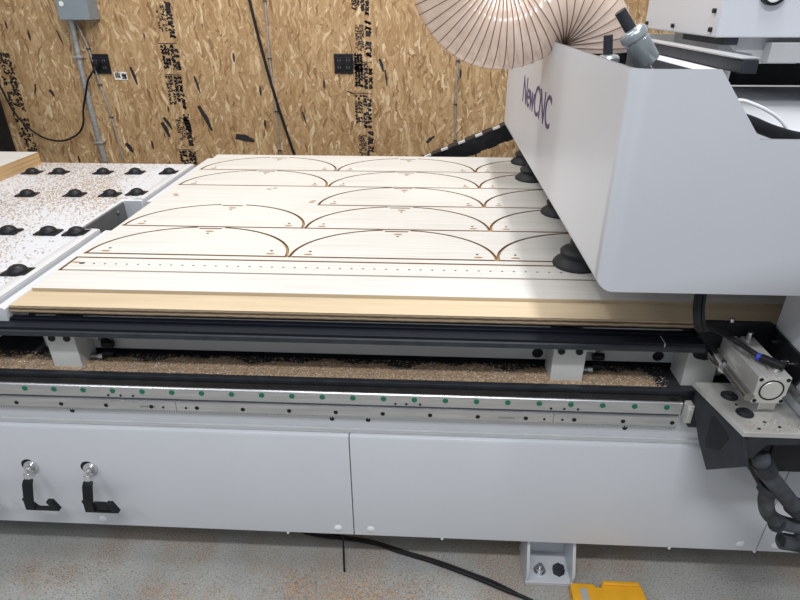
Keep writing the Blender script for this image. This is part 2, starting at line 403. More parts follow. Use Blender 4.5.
for x, y in ((-1.704, 2.349), (-1.588, 2.354), (-1.398, 2.362), (-1.26, 2.368), (-1.114+.0, 2.375), (-1.527, 2.041), (-1.344, 2.049), (-1.21, 2.055), (-1.115, 2.075), (-1.339, 1.655), (-1.207, 1.655), (-1.115, 1.655), (-1.112, 1.36)):
    ball(x, y)
# real loose chips
def flakes(n, place, zf, smin, smax, name, label, pale=.5):
    bm = BM(); k = 0
    while k < n:
        p = place()
        if p is None: continue
        x, y = p; s = random.uniform(smin, smax); a = random.uniform(0, math.pi); r_ = random.uniform(.3, .8)
        z = zf(x, y); tl = random.uniform(-.35, .35)
        c, d = math.cos(a)*s, math.sin(a)*s
        q = [bm.verts.new((x+sx*c-sy*d*r_, y+sx*d+sy*c*r_, z+.0004+s*.35+sx*s*tl)) for sx, sy in ((-1, -1), (1, -1), (1, 1), (-1, 1))]
        mi = 0 if p_m() < .55 else (1 if p_m() < pale else 2)
        face(bm, q, mi); k += 1
    o = obj(name, bm, ['chip1', 'chip2', 'chip3'], smooth=False, kind='stuff'); o['label'] = label; o['category'] = 'wood chips'
    return o
p_m = random.random
def table_chip():
    x, y = random.uniform(-2.1, -1.08), random.uniform(1.2, 2.52)
    if x > -1.14 and 1.69 < y < 2.01: return None
    # chips thin out towards the right hand border of the table
    dens = min(1, max(.04, (-1.13-x-.08*math.sin(y*9)+.0)/.12)) if x > -1.3 else 1
    dens *= .55+.45*math.sin(x*7+1)*math.sin(y*8)
    if y < 1.45: dens *= .5
    return (x, y) if random.random() < dens+.05 else None
flakes(26000, table_chip, lambda x, y: .8455, .0009, .0034, 'wood_chips', 'tan and pale wood chips scattered over the white roller table')

# ------------------------------------------------------------------ router base
K = thing('router_base', (-.2, 1.7, 0), 'long white base of the router machine with linear rail and chip tray along its front', 'machine')
seams = [-3.2, -1.9, -.189, .921, 2.4]
for i in range(4):
    x0, x1 = seams[i]+.0012, seams[i+1]-.0012
    b = BM(); prism(b, [(1.12, .157), (1.12, .508), (1.124, .515), (1.137, .519), (1.137, .512), (1.126, .505), (1.126, .165), (1.14, .163), (1.14, .158)], 'x', x0, x1)
    pn = obj('side_panel', b, 'white', K, .001)
    for px in [x for x in (-.914, -.234, -.141, .873, .966) if x0 < x < x1]:
        b = BM(); lathe(b, [(0, .004), (.008, .0035), (.0115, .0005), (.0115, 0)], (px, 1.12, .182), (0, -1, 0), 20); obj('screw_cap', b, 'plugw', pn)
b = BM()
for x in (-.38, .06, .69, .92): cyl(b, (x, 1.124, .1578), (x, 1.124, .149), .004, n=8)
islands('hem_stud', b, 'plugw', K)
b = BM(); box(b, -3.2, 2.4, 1.137, 1.40, .175, .605); obj('frame_body', b, 'white', K)
b = BM()
prism(b, [(1.137, .519), (1.131, .519), (1.131, .532), (1.137, .532)], 'x', -3.2, 2.4); obj('frame_ridge', b, 'frame', K, .001)
b = BM(); box(b, -2.5, .62, 1.1355, 1.137, .5685, .606); obj('rack_gap_shade', b, 'dark', K)  # dark strip stands in for the shaded gap behind the rack teeth
# tray
b = BM(); prism(b, [(1.150, .606), (1.40, .606), (1.40, .80), (1.34, .80), (1.34, .655), (1.172, .655), (1.168, .664), (1.152, .664)], 'x', -3.2, 2.4)
obj('chip_tray', b, 'dark', K, .001)
b = BM(); prism(b, [(1.135, .606), (1.149, .606), (1.149, .644), (1.134, .644), (1.131, .641), (1.131, .611)], 'x', -2.5, .622)
for k in range(-20, 60): pass
rail = obj('linear_rail', b, 'steel', K, .0008)
for k in range(-4, 22):
    b = BM(); cyl(b, (-1.012+k*.07605, 1.131, .6305), (-1.012+k*.07605, 1.1295, .6305), .0068, n=14); obj('rail_plug', b, 'green', rail, label='green round plug')
b = BM()
for x in (-.798, -.766, -.734, -.07, -.043, -.009, .311, .343, .376): cyl(b, (x, 1.1305, .6165), (x, 1.1298, .6165), .003, n=10)
islands('screw_hole', b, 'black', rail)
b = BM(); prism(b, [(1.137, .6445), (1.137, .652), (1.141, .657), (1.147, .657), (1.151, .652), (1.151, .6445)], 'x', -3.2, .63); obj('rail_gap_shade', b, 'gloss', K)  # gloss-black strip stands in for the dark gap above the rail
# rack: real teeth
b = BM(); joints = [-2.5, -1.568, -.626, .319, .62]
for j in range(4):
    x0, x1 = joints[j]+.0006, joints[j+1]-.0006; n_ = int((x1-x0)/.0062); pts = [(x0, .6035), (x0, .576)]
    for k in range(n_):
        xx = x0+(k+.5)*(x1-x0)/n_; hw = .0031
        pts += [(xx-hw*.55, .577), (xx-hw*.35, .570), (xx+hw*.35, .570), (xx+hw*.55, .577)]
    pts += [(x1, .576), (x1, .6035)]
    prism(b, pts, 'y', 1.126, 1.1365)
rack = obj('gear_rack', b, 'steel', K, smooth=False)
b = BM()
for k in range(-5, 15):
    x = -1.044+k*.1178
    cyl(b, (x, 1.1262, .588), (x, 1.1252, .588), .0055, n=14)
for x in (-.66, -.601, .297, .341): cyl(b, (x, 1.1262, .587), (x, 1.1252, .587), .0032, n=10)
islands('bolt_hole', b, 'black', rack)
b = BM()
for x in (-.72, .185):
    for k in range(7): box(b, x+k*.0058, x+k*.0058+.0036, 1.1253, 1.1259, .5855, .5905 if k % 2 else .5895)
obj('rail_print', b, 'printgrey', rack, smooth=False)
b = BM()
for x in (-.911, -.232, -.14, -1.6, .5): cyl(b, (x, 1.137, .559), (x, 1.1355, .559), .006, n=14)
islands('bolt', b, 'black', K)
# clamping levers in holes
for x in (-1.262, -1.068, -.902):
    if x < -1.2: x = -1.243
    b = BM(); lathe(b, [(.0, .0006), (.0215, .0006), (.0215, 0)], (x-.004, 1.12, .378), (0, -1, 0), 26)
    lv = obj('clamp_lever', b, 'black', K, label='chrome quick clamp lever with black grips in a round hole')
    b = BM(); lathe(b, [(0, .022), (.007, .022), (.008, .012), (.016, .011), (.0185, .007), (.0185, .0008)], (x+.003, 1.12, .378), (0, -1, 0), 22); obj('hub', b, 'chrome', lv)
    b = BM(); box(b, x-.003, x+.013, 1.088, 1.093, .350, .376); obj('lever_arm', b, 'chrome', lv, .002)
    b = BM(); prism(b, [(1.086, .356), (1.078, .348), (1.062, .30), (1.06, .272), (1.067, .272), (1.069, .298), (1.086, .343), (1.094, .356)], 'x', x-.008, x+.018)
    obj('grip', b, 'black', lv, .002)
    b = BM(); prism(b, [(x-.014, .306), (x+.002, .266), (x+.080, .266), (x+.066, .299), (x+.051, .299), (x+.062, .271), (x+.018, .271), (x-.008, .306)], 'y', 1.066, 1.080)
    obj('lever_foot', b, 'black', lv, .001)
    if x > -1: b = BM(); prism(b, [(x+.014, .298), (x+.021, .273), (x+.058, .273), (x+.048, .298)], 'y', 1.068, 1.078); obj('grip_pad', b, 'black', lv, .002)
# foot
b = BM(); box(b, .304, .442, 1.10, 1.23, .0005, .014); box(b, .304, .442, 1.205, 1.215, .014, .155)
prism(b, [(1.103, .014), (1.205, .014), (1.205, .15), (1.15, .15), (1.10, .05)], 'x', .304, .313); prism(b, [(1.103, .014), (1.205, .014), (1.205, .15), (1.15, .15), (1.10, .05)], 'x', .433, .442)
ft = obj('machine_foot', b, 'white', K, .0015)
b = BM(); lathe(b, [(0, .020), (.015, .020), (.018, .017), (.018, .0)], (.405, 1.138, .014), n=6); obj('leveling_bolt', b, 'rubber', ft, label='black hex bolt')
b = BM(); lathe(b, [(0, .028), (.007, .028), (.007, .016), (.013, .016), (.013, .004), (.018, .004), (.018, 0)], (.350, 1.138, .014), n=12); obj('anchor_bolt', b, 'chrome', ft, label='steel anchor bolt')
for x in (-1.8, 1.6):
    b = BM(); box(b, x, x+.14, 1.10, 1.23, .0005, .014); box(b, x, x+.14, 1.205, 1.215, .014, .155); obj('machine_foot', b, 'white', K)
# cross beam, posts, bed frame
b = BM(); box(b, -1.02, 1.5, 1.258, 1.335, .676, .80)
bb = obj('bed_beam', b, 'frame', K)
for x in (-.851, .290, .595):
    b = BM(); cyl(b, (x, 1.259, .695), (x, 1.2565, .695), .014, n=18); obj('beam_hole', b, 'black', bb)
b = BM(); box(b, -1.02, 1.5, 1.36, 2.66, .70, .822); box(b, -.99, 1.5, 1.20, 1.36, .808, .822); obj('bed_frame', b, 'dark', K)
b = BM(); prism(b, [(-1.085, .804), (-1.082, .793), (-1.068, .781), (.64, .781), (.64, .804)], 'y', 1.143, 1.192)
prism(b, [(-1.03, .8045), (-1.03, .810), (.64, .810), (.64, .8045)], 'y', 1.175, 1.192)
fb = obj('front_beam', b, 'navy', K, .001)
b = BM(); prism(b, [(1.1425, .797), (1.1425, .781), (1.139, .782), (1.139, .794)], 'x', -1.07, .64); obj('brush_strip', b, 'slate', fb)
b = BM(); box(b, .548, .5495, 1.1395, 1.1428, .783, .8042); box(b, .548, .5495, 1.1428, 1.174, .8040, .8044)
obj('joint_line', b, 'frame', fb, smooth=False)
for px, w_ in ((-.958, .075), (.312, .079), (.632, .075)):
    b = BM(); box(b, px, px+w_, 1.186, 1.2575, .656, .7805)
    ps = obj('support_post', b, 'post', K, .0015)
    b = BM()
    for dx in (.018, w_-.018):
        cyl(b, (px+dx, 1.1862, .748), (px+dx, 1.182, .748), .0085, n=14)
    islands('mount_screw', b, 'black', ps)
    b = BM()
    for zz, yy in ((.722, 1.235), (.668, 1.228)):
        cyl(b, (px+w_, yy, zz), (px+w_+.022, yy, zz), .0055, n=12); cyl(b, (px+w_+.022, yy, zz), (px+w_+.034, yy, zz), .008, n=6)
    islands('adjust_screw', b, 'steel', ps)
    b = BM()
    for zz, yy in ((.728, 1.245), (.700, 1.24), (.672, 1.238)): cyl(b, (px+w_+.034, yy, zz), (px+w_+.062, yy, zz), .0095, n=12)
    islands('adjust_knob', b, 'black', ps)

# sawdust drift in the tray: bumpy bank plus loose chips
bm = BM(); nx, ny = 360, 10; g = []
def bank(x, y):
    t_ = (y-1.172)/.09
    e = 1.0 if x < .38 else max(0, 1-(x-.38)/.05)
    if .405 < x < .54: e = .9
    if x > .54: e = max(0, 1-(x-.54)/.04)
    lim = .86+.12*math.sin(x*19)+.1*math.sin(x*47+1)
    h = max(0, 1-(t_/lim)**4)*min(1, t_*9+.15)
    return .6555+(.0065*h*e if True else 0)-(.003 if h*e < .08 else 0)
for i in range(nx+1):
    x = -1.9+i*2.5/nx
    g.append([bm.verts.new((x, 1.174+j*.086/ny, bank(x, 1.174+j*.086/ny)+random.uniform(-.0012, .0014))) for j in range(ny+1)])
for i in range(nx):
    for j in range(ny): face(bm, (g[i][j], g[i+1][j], g[i+1][j+1], g[i][j+1]))
o = obj('sawdust_drift', bm, 'saw', smooth=False, kind='stuff'); o['label'] = 'bank of tan sawdust lying in the dark tray behind the rail'; o['category'] = 'sawdust'
def tray_chip():
    x, y = random.uniform(-1.6, .61), 1.174+.09*random.random()**1.3
    if any(px-.004 < x < px+w_+.004 and y > 1.18 for px, w_ in ((-.958, .075), (.312, .079), (.632, .075))): return None
    if x > .58 and random.random() < .6: return None
    return x, y
flakes(9000, tray_chip, lambda x, y: max(.6555, bank(x, y)), .0008, .0024, 'wood_chips', 'tan wood chips strewn along the dark tray behind the rail')

# ------------------------------------------------------------------ boards on the bed
ZB = .841; ZT = .850
b = prism(BM(), [(-1.02, 1.182), (1.46, 1.182), (1.46, 2.70), (-1.02, 2.70)], 'z', .822, ZB, 0, 1)
tag(obj('plywood_board', b, ['ply', 'plyedge'], None), 'bare birch plywood board under the white sheet with layered front edge', 'plywood board')

A_, B_ = .290, .2185
def arch_outline(cx, y0, off, n=40):
    """half ellipse with a small notch at the crown"""
    a, bq = A_+off, B_+off; pts = [(cx-a, y0-off), (cx+a, y0-off)]
    for k in range(n+1):
        th = math.pi*k/n; x, y = a*math.cos(th), bq*math.sin(th)
        if abs(x) < .036+off: continue
        pts.append((cx+x, y0+y))
        if th < math.pi/2 and abs(a*math.cos(math.pi*(k+1)/n)) < .036+off:
            yy = bq*math.sqrt(1-((.036+off)/a)**2)
            pts += [(cx+.036+off, y0+yy), (cx+.036+off, y0+bq-.013), (cx-.036-off, y0+bq-.013), (cx-.036-off, y0+yy)]
    return pts
cols = [-.699, -.0985, .4965]; rows = [1.496, 1.7285, 1.965, 2.1955, 2.4305]
arch = [(c, r) for r in range(5) for c in range(3) if not (r == 2 and c == 0)]
cut = [arch_outline(cols[c], rows[r], .009) for c, r in arch]
G = .0055
bands = [(-1.0, 1.43, y-G, y+G) for y in (1.493, 1.7255, 2.1925, 2.4275)]+[(-.392, 1.43, 1.962-G, 1.962+G)]
strip = (-.998, 1.43, 1.378, 1.4565)
bands.append((-1.006, 1.436, 1.370, 1.465))
polys = cut+[[(x0, y0), (x1, y0), (x1, y1), (x0, y1)] for x0, x1, y0, y1 in bands]
outer = [(-1.01, 1.262), (1.45, 1.262), (1.45, 2.695), (-1.01, 2.695)]
vs, es = [], []
for poly in [outer]+polys:
    s0 = len(vs); vs += [Vector(p) for p in poly]; es += [(s0+k, s0+(k+1) % len(poly)) for k in range(len(poly))]
V2, E2, F2, _, _, _ = geometry.delaunay_2d_cdt(vs, es, [], 0, 1e-6)
def inside(p, poly):
    r = False; n_ = len(poly)
    for i in range(n_):
        (x1, y1), (x2, y2) = poly[i], poly[(i+1) % n_]
        if (y1 > p[1]) != (y2 > p[1]) and p[0] < (x2-x1)*(p[1]-y1)/(y2-y1)+x1: r = not r
    return r
bbx = [(min(p[0] for p in q), max(p[0] for p in q), min(p[1] for p in q), max(p[1] for p in q)) for q in polys]
bm = BM(); top = {}; low = {}; bot = {}
def gv(d, i, z):
    if i not in d: d[i] = bm.verts.new((V2[i].x, V2[i].y, z))
    return d[i]
edge = {}
ZL = ZB+.0012
for f in F2:
    c = sum((V2[i] for i in f), Vector((0, 0)))/len(f)
    if not inside(c, outer): continue
    rec = any(b0 <= c.x <= b1 and b2 <= c.y <= b3 and inside(c, q) for q, (b0, b1, b2, b3) in zip(polys, bbx))
    d, z = (low, ZL) if rec else (top, ZT)
    fc = face(bm, [gv(d, i, z) for i in f], 1 if rec else 0)
    for i, j in zip(f, list(f[1:])+[f[0]]): edge.setdefault((min(i, j), max(i, j)), []).append(rec)
for (i, j), rs in edge.items():
    if len(rs) == 2 and rs[0] != rs[1]:
        face(bm, (gv(top, i, ZT), gv(top, j, ZT), gv(low, j, ZL), gv(low, i, ZL)), 2)
    elif len(rs) == 1:
        z = (top, ZT) if not rs[0] else (low, ZL)
        face(bm, (gv(z[0], i, z[1]), gv(z[0], j, z[1]), gv(bot, j, ZB+.0002), gv(bot, i, ZB+.0002)), 3)
def spot(bm, x, y, rx, ry, mi, z=ZT+.0003, n=14):
    c = [bm.verts.new((x+rx*math.cos(2*math.pi*k/n), y+ry*math.sin(2*math.pi*k/n), z)) for k in range(n)]
    face(bm, c, mi)
for x, y in ((-.60, 2.16), (-.62, 2.145), (-.42, 2.005), (-.425, 1.99), (-.95, 2.05), (-.96, 2.065)): spot(bm, x, y, .011, .006, 1)
me_norm = [f for f in bm.faces]
sheet = obj('white_sheet', bm, ['lam', 'recess', 'cutedge', 'ply'], smooth=False)
tag(sheet, 'large white laminated sheet with routed arch outlines lying on the plywood board', 'sheet')
pos = {0: 'left', 1: 'middle', 2: 'right'}; rown = ['front', 'second', 'third', 'fourth', 'rearmost']
for c, r in arch:
    cx, y0 = cols[c], rows[r]; b = BM()
    prism(b, arch_outline(cx, y0, 0), 'z', ZL, ZT, 0, 1)
    for s in (-1, 1):
        spot(b, cx+s*(A_-.045), y0+.014, .013, .0055, 2); spot(b, cx+s*(A_-.047), y0+.036, .0045, .0045, 3)
    spot(b, cx+.006, y0+B_-.033, .014, .006, 2); spot(b, cx+.006, y0+B_-.052, .0042, .0042, 3)
    pc = pos[c] if r != 2 else {1: 'left', 2: 'right'}[c]
    lab = {'left': 'at the left end', 'middle': 'in the middle', 'right': 'beside the gantry'}[pos[c]]
    tag(obj('arch_panel', b, ['lam', 'cutedge', 'recess', 'ink'], smooth=False),
        'white cut arch panel, %s row from the front, %s' % (rown[r], lab), 'arch panel', 'arch panels cut from the white sheet')
b = BM(); box(b, strip[0], strip[1], strip[2], strip[3], ZL, ZT, 0)
for k in range(52): spot(b, -.93+k*.0315, 1.418, .0032, .0032, 1, n=8)
spot(b, -.965, 1.42, .009, .006, 1); spot(b, -.985, 1.425, .012, .005, 2)
tag(obj('drilled_strip', b, ['lam', 'ink', 'recess'], smooth=False), 'long narrow white strip with a row of pin holes along the sheet front', 'strip')

# ------------------------------------------------------------------ drag chain behind the bed
e = thing('cable_chain', (.15, 2.84, .75), 'black plastic cable chain rising behind the white sheet towards the gantry', 'cable chain')
p0, p1 = Vector((-.27, 2.84, .715)), Vector((.62, 2.84, 1.09)); n_ = 22
b = BM(); bl = BM()
d = (p1-p0)/n_; up_ = Vector((-d.z, 0, d.x)).normalized()
def obox(bm, c, ax, ux, hx, hy, hz, mi=0):
    ax = Vector(ax).normalized(); ux = Vector(ux).normalized(); vy = ax.cross(ux)
    v = [bm.verts.new(Vector(c)+ax*sx*hx+vy*sy*hy+ux*sz*hz) for sx in (-1, 1) for sy in (-1, 1) for sz in (-1, 1)]
    for q in ((0, 1, 3, 2), (4, 6, 7, 5), (0, 4, 5, 1), (2, 3, 7, 6), (0, 2, 6, 4), (1, 5, 7, 3)): face(bm, [v[i] for i in q], mi)
for k in range(n_):
    c = p0+d*(k+.5)-up_*.04
    obox(b, c, d, up_, d.length*.53, .036, .036+.004*(k % 2))
for k in range(2, n_, 2): obox(bl, p0+d*(k+.5)+up_*.001-Vector((0, .030, 0)), d, up_, .017, .012, .004)
obj('link', b, 'black', e, .002, kind='stuff'); obj('latch', bl, 'frame', e, kind='stuff')

# ------------------------------------------------------------------ gantry
Gn = thing('gantry', (.6, 1.8, .59), 'white bridge gantry of the router with blue lettering on its long side', 'gantry')
x0 = .325; zb, zt, yf, yb = 1.003, 1.402, 1.0, 2.60
bm = BM()
pA = [(x0, zt), (x0, zb), (1.5, zb), (1.5, 1.293), (.617, 1.293), (.606, 1.297), (.552, 1.293), (.463, zt)]
pA = [(x0, zt), (x0, zb), (1.5, zb), (1.5, 1.293), (.552, 1.293), (.463, zt)]
fv = [bm.verts.new((x, yf, z)) for x, z in pA]
lt_, lb_ = bm.verts.new((x0, yb, zt)), bm.verts.new((x0, yb, zb)); rb_ = bm.verts.new((1.5, yb, zb))
face(bm, fv); face(bm, (fv[0], lt_, lb_, fv[1])); face(bm, (fv[1], lb_, rb_, fv[2]))
bm.edges.ensure_lookup_table()
es_ = [e for e in bm.edges if {e.verts[0], e.verts[1]} in ({fv[0], fv[1]}, {fv[1], lb_}) or (e.verts[0] in (fv[0], fv[1], lb_) and e.verts[1] in (fv[0], fv[1], lb_))]
bmesh.ops.bevel(bm, geom=es_, offset=.032, offset_type='OFFSET', segments=8, profile=.5, affect='EDGES')
cov = obj('side_cover', bm, 'cover', Gn)
so = cov.modifiers.new('thickness', 'SOLIDIFY'); so.thickness = .007; so.offset = 1
for p_ in cov.data.polygons: p_.use_smooth = True
wn = cov.modifiers.new('wn', 'WEIGHTED_NORMAL'); wn.keep_sharp = True; wn.weight = 80
b = BM(); box(b, .34, 1.5, 2.57, 2.592, 1.02, 1.38); obj('rear_plate', b, 'grey', Gn)
b = BM(); box(b, .56, .64, 2.592, 2.90, 1.06, 1.075); obj('chain_bracket', b, 'dark', Gn)
b = BM(); box(b, .62, 1.5, 1.30, 2.56, 1.05, 1.20); box(b, .577, .62, 1.3, 2.56, 1.20, 1.377); obj('bridge_beam', b, 'frame', Gn, .003)
b = BM(); box(b, .530, .573, 1.235, 2.56, 1.374, 1.378); obj('flange', b, 'white', Gn, .002)
b = BM(); box(b, .575, .605, 1.17, 2.56, 1.378, 1.402); obj('shaded_rail', b, 'dark', Gn, .002)  # dark colour carries the shade on the beam's left face
b = BM(); box(b, .571, .609, 1.17, 2.56, 1.4025, 1.4055); obj('rail_highlight', b, 'steel', Gn, .001)  # bright strip stands in for the highlight along the beam's top edge
b = BM(); box(b, .74, 1.5, 1.02, 2.15, 1.215, 1.235); obj('deck_plate', b, 'white', Gn, .003)
b = BM(); box(b, .37, .60, 1.05, 2.56, 1.02, 1.25); obj('inner_tray', b, 'dark', Gn)
b = tube(BM(), catmull([(.55, 1.12, 1.336), (.566, 1.12, 1.338), (.585, 1.12, 1.333), (.611, 1.12, 1.323), (.639, 1.12, 1.308), (.659, 1.12, 1.29), (.68, 1.12, 1.262), (.70, 1.12, 1.24)]), .003, 8); obj('air_tube', b, 'plugw', Gn, label='thin white air tube')
b = tube(BM(), catmull([(.57, 1.12, 1.306), (.595, 1.12, 1.298), (.621, 1.12, 1.288), (.65, 1.12, 1.279), (.69, 1.12, 1.270), (.8, 1.12, 1.255), (.95, 1.12, 1.25)]), .0125, 10); obj('black_hose', b, 'black', Gn)
b = tube(BM(), catmull([(.60, 1.15, 1.30), (.64, 1.15, 1.285), (.70, 1.15, 1.268), (.9, 1.15, 1.25)]), .009, 10); obj('black_hose', b, 'rubber', Gn)
# lettering on the long face, reading towards the viewer
cu = bpy.data.curves.new('lettering', 'FONT'); cu.body = 'NewCNC'; cu.size = .165; cu.extrude = .0006; cu.offset = 0; cu.space_character = .93
to = bpy.data.objects.new('lettering_src', cu); C.objects.link(to)
bpy.context.view_layer.update(); dg = bpy.context.evaluated_depsgraph_get()
me = bpy.data.meshes.new_from_object(to.evaluated_get(dg)); bpy.data.objects.remove(to)
bm = BM(); bm.from_mesh(me)
xs = [v.co.x for v in bm.verts]; wd = max(xs)-min(xs); mn = min(xs)
for v in bm.verts:
    s = (v.co.x-mn)/wd; h = v.co.y; dz = v.co.z
    big = 1.0
    v.co = Vector((x0-.0005+dz, 2.135-s*.518, 1.185+h*.76))
lt = obj('lettering', bm, 'logo', Gn, smooth=False, label='dark indigo NewCNC lettering')
# suction cups
for x, y in ((.413, 1.475), (.452, 1.91), (.418, 2.335), (.432, 2.60)):
    b = BM()
    lathe(b, [(0, .003), (.045, .002), (.0635, 0), (.064, .003), (.061, .009), (.052, .017), (.044, .024), (.041, .028), (.046, .033), (.047, .040), (.040, .047), (.024, .052), (.022, .085), (.0, .085)], (x, y, ZT+.0008), n=32)
    cp = obj('suction_cup', b, 'rubber', Gn)
    b = BM(); cyl(b, (x, y, ZT+.08), (x, y, 1.006), .014); cyl(b, (x, y, ZT+.085), (x, y, ZT+.10), .02); obj('stem', b, 'dark', cp)
# end column
b = BM(); box(b, .803, 1.3, .975, 1.178, .708, 1.004); obj('end_column', b, 'white', Gn, .004)
# carriage bracket with the machined plate
def slab(bm, pts, th, mi=0):
    """thin plate through coplanar points, th towards +x"""
    A = [bm.verts.new(p) for p in pts]; B = [bm.verts.new((p[0]+th, p[1]+.2*th, p[2])) for p in pts]; n = len(pts)
    face(bm, A, mi); face(bm, B[::-1], mi)
    for k in range(n): face(bm, (A[k], A[(k+1) % n], B[(k+1) % n], B[k]), mi)
def sx(y): return .668-.2*(y-.96)
b = BM(); slab(b, [(sx(y), y, z) for y, z in ((.962, .695), (1.117, .695), (1.117, .651), (1.071, .584), (1.023, .537), (.932, .635))], .008)
br = obj('carriage_bracket', b, 'dark', Gn, .001)
b = BM(); slab(b, [(sx(y)-.0006, y, z) for y, z in ((1.053, .668), (1.046, .675), (.996, .664), (.992, .655), (1.006, .612), (1.042, .588), (1.050, .60))], .0004); obj('bracket_window', b, 'black', br)
b = BM(); prism(b, [(.676, .694), (.90, .694), (.90, .682), (.72, .672), (.70, .634), (.68, .634)], 'y', .958, .966); obj('bracket_web', b, 'dark', br, .001)
b = BM(); prism(b, [(.664, .955), (.95, .955), (.95, 1.13), (.630, 1.13)], 'z', .695, .7075); mp_ = obj('machined_plate', b, 'alu', br, .001)
b = BM()
for x, y in ((.688, 1.078), (.694, 1.018)): lathe(b, [(0, .004), (.006, .004), (.008, .007), (.012, .007), (.013, .002), (.018, .002), (.018, 0)], (x, y, .7075), n=20)
islands('socket_bolt', b, 'dark', mp_)
b = BM()
for x, y in ((.690, 1.048), (.722, .99), (.700, .968), (.745, .975)): cyl(b, (x, y, .7075), (x, y, .7079), .0035, n=10)
islands('tapped_hole', b, 'black', mp_)
b = BM(); box(b, .624, .640, 1.110, 1.134, .60, .652); box(b, .624, .636, 1.104, 1.110, .606, .646); obj('rail_block', b, 'alu', Gn, .002)
b = BM(); box(b, .642, .70, 1.120, 1.135, .58, .69); obj('rail_bracket', b, 'dark', Gn, .002)

# ------------------------------------------------------------------ guided pneumatic cylinder
Y = thing('pneumatic_cylinder', (.71, 1.1, .7085), 'silver guided pneumatic cylinder on the machined plate beside the white column', 'pneumatic cylinder')
b = BM(); x0, x1, za, zb = .686, .752, .750, .815
prism(b, [(x0, za), (x1, za), (x1, .754), (x1-.005, .758), (x1-.005, .766), (x1, .77), (x1, zb), (.726, zb), (.724, .809), (.718, .809), (.716, zb), (.704, zb), (.702, .809), (.696, .809), (.694, zb), (x0, zb), (x0, .77), (x0+.005, .766), (x0+.005, .758), (x0, .754)], 'y', 1.0, 1.165)
cb = obj('cylinder_body', b, 'alu', Y, .0008)
b = BM(); box(b, .725, .762, 1.03, 1.12, .708, .7497); obj('mount_block', b, 'alu', Y, .002)
b = BM(); lathe(b, [(0, .0015), (.0205, .0015), (.0215, .0)], (.719, 1.0, .783), (0, -1, 0), 28); ec = obj('end_disc', b, 'alu', cb)
b = BM(); lathe(b, [(.0222, .0008), (.0252, .0008), (.0252, 0.0002), (.0222, .0002), (.0222, .0008)], (.719, 1.0, .783), (0, -1, 0), 28); obj('seal_ring', b, 'black', cb)
b = BM()
for dx, dz in ((-.027, .026), (.027, .026), (-.027, -.027), (.027, -.027)): cyl(b, (.719+dx, 1.0004, .783+dz), (.719+dx, .999, .783+dz), .0042, n=12)
islands('cap_screw', b, 'black', cb)
b = BM(); cyl(b, (.668, .985, .775), (.668, 1.165, .775), .0095); obj('guide_rod', b, 'rod', Y)
b = BM(); cyl(b, (.775, .972, .772), (.775, 1.10, .772), .0095); obj('guide_rod', b, 'rod', Y)
b = BM(); cyl(b, (.775, .9719, .772), (.775, .9712, .772), .004, n=10); obj('rod_bore', b, 'black', Y)
b = BM(); lathe(b, [(.0, .0), (.015, .0), (.0165, .003), (.0165, .075), (.0, .075)], (.668, 1.09, .775), (0, 1, 0), 22); obj('rod_bushing', b, 'chrome', Y)
PY0, PY1 = 1.166, 1.180
b = BM(); prism(b, [(.630, .765), (.640, .748), (.66, .744), (.69, .750), (.69, .848), (.636, .848), (.630, .842)], 'y', PY0, PY1)
prism(b, [(.69, .75), (.80, .75), (.80, .838), (.79, .848), (.69, .848)], 'y', PY0+.001, PY1-.001); obj('front_plate', b, 'black', Y, .002)
b = BM(); prism(b, [(1.175, .752), (1.175, .83), (1.185, .838), (1.06, .832), (1.040, .815), (1.035, .79), (1.05, .752)], 'x', .794, .801); obj('side_plate', b, 'black', Y, .0015)
b = BM()
for y, z in ((1.15, .81), (1.10, .79), (1.075, .80)): cyl(b, (.794, y, z), (.786, y, z), .005, n=12)
cyl(b, (.70, 1.173, .848), (.70, 1.173, .856), .006, n=12)
cyl(b, (.735, 1.15, .815), (.735, 1.15, .835), .007, n=12); cyl(b, (.736, 1.03, .815), (.736, 1.03, .83), .008, n=12)
islands('fitting', b, 'chrome', Y)
b = BM(); cyl(b, (.757, 1.14, .793), (.757, 1.05, .793), .006, n=12); obj('sensor', b, 'alu', Y)
e = thing('sensor_cable', (.6, 1.1, .8), 'bundle of black cables dropping from the gantry to the pneumatic cylinder', 'cable')
for k, off in enumerate((0, .010, -.006)):
    b = tube(BM(), catmull([(.540+off, 1.04, 1.03), (.545+off, 1.04, .96), (.560+off, 1.045, .91), (.592+off, 1.085, .874+off*.3), (.63+off*.5, 1.12, .857), (.668, 1.115+off, .842), (.70, 1.07+off, .832), (.728, 1.035, .824)]), .0042 if k else .0058, 8)
    obj('cable', b, 'black', e)
b = BM(); cyl(b, (.706, 1.059, .8285), (.711, 1.054, .828), .0085, n=14); obj('blue_collar', b, 'blue', e, label='blue ring')
b = BM(); cyl(b, (.711, 1.052, .829), (.74, 1.018, .829), .0095, n=14); obj('connector', b, 'black', e)

b = BM(); box(b, .782, 1.1, .962, .974, .708, .80); obj('corner_plate', b, 'white', Gn, .002)
flakes(120, lambda: (random.uniform(.67, .78), random.uniform(.96, 1.0)), lambda x, y: .7078, .0006, .0018, 'wood_chips', 'fine wood dust on the machined plate in front of the cylinder')
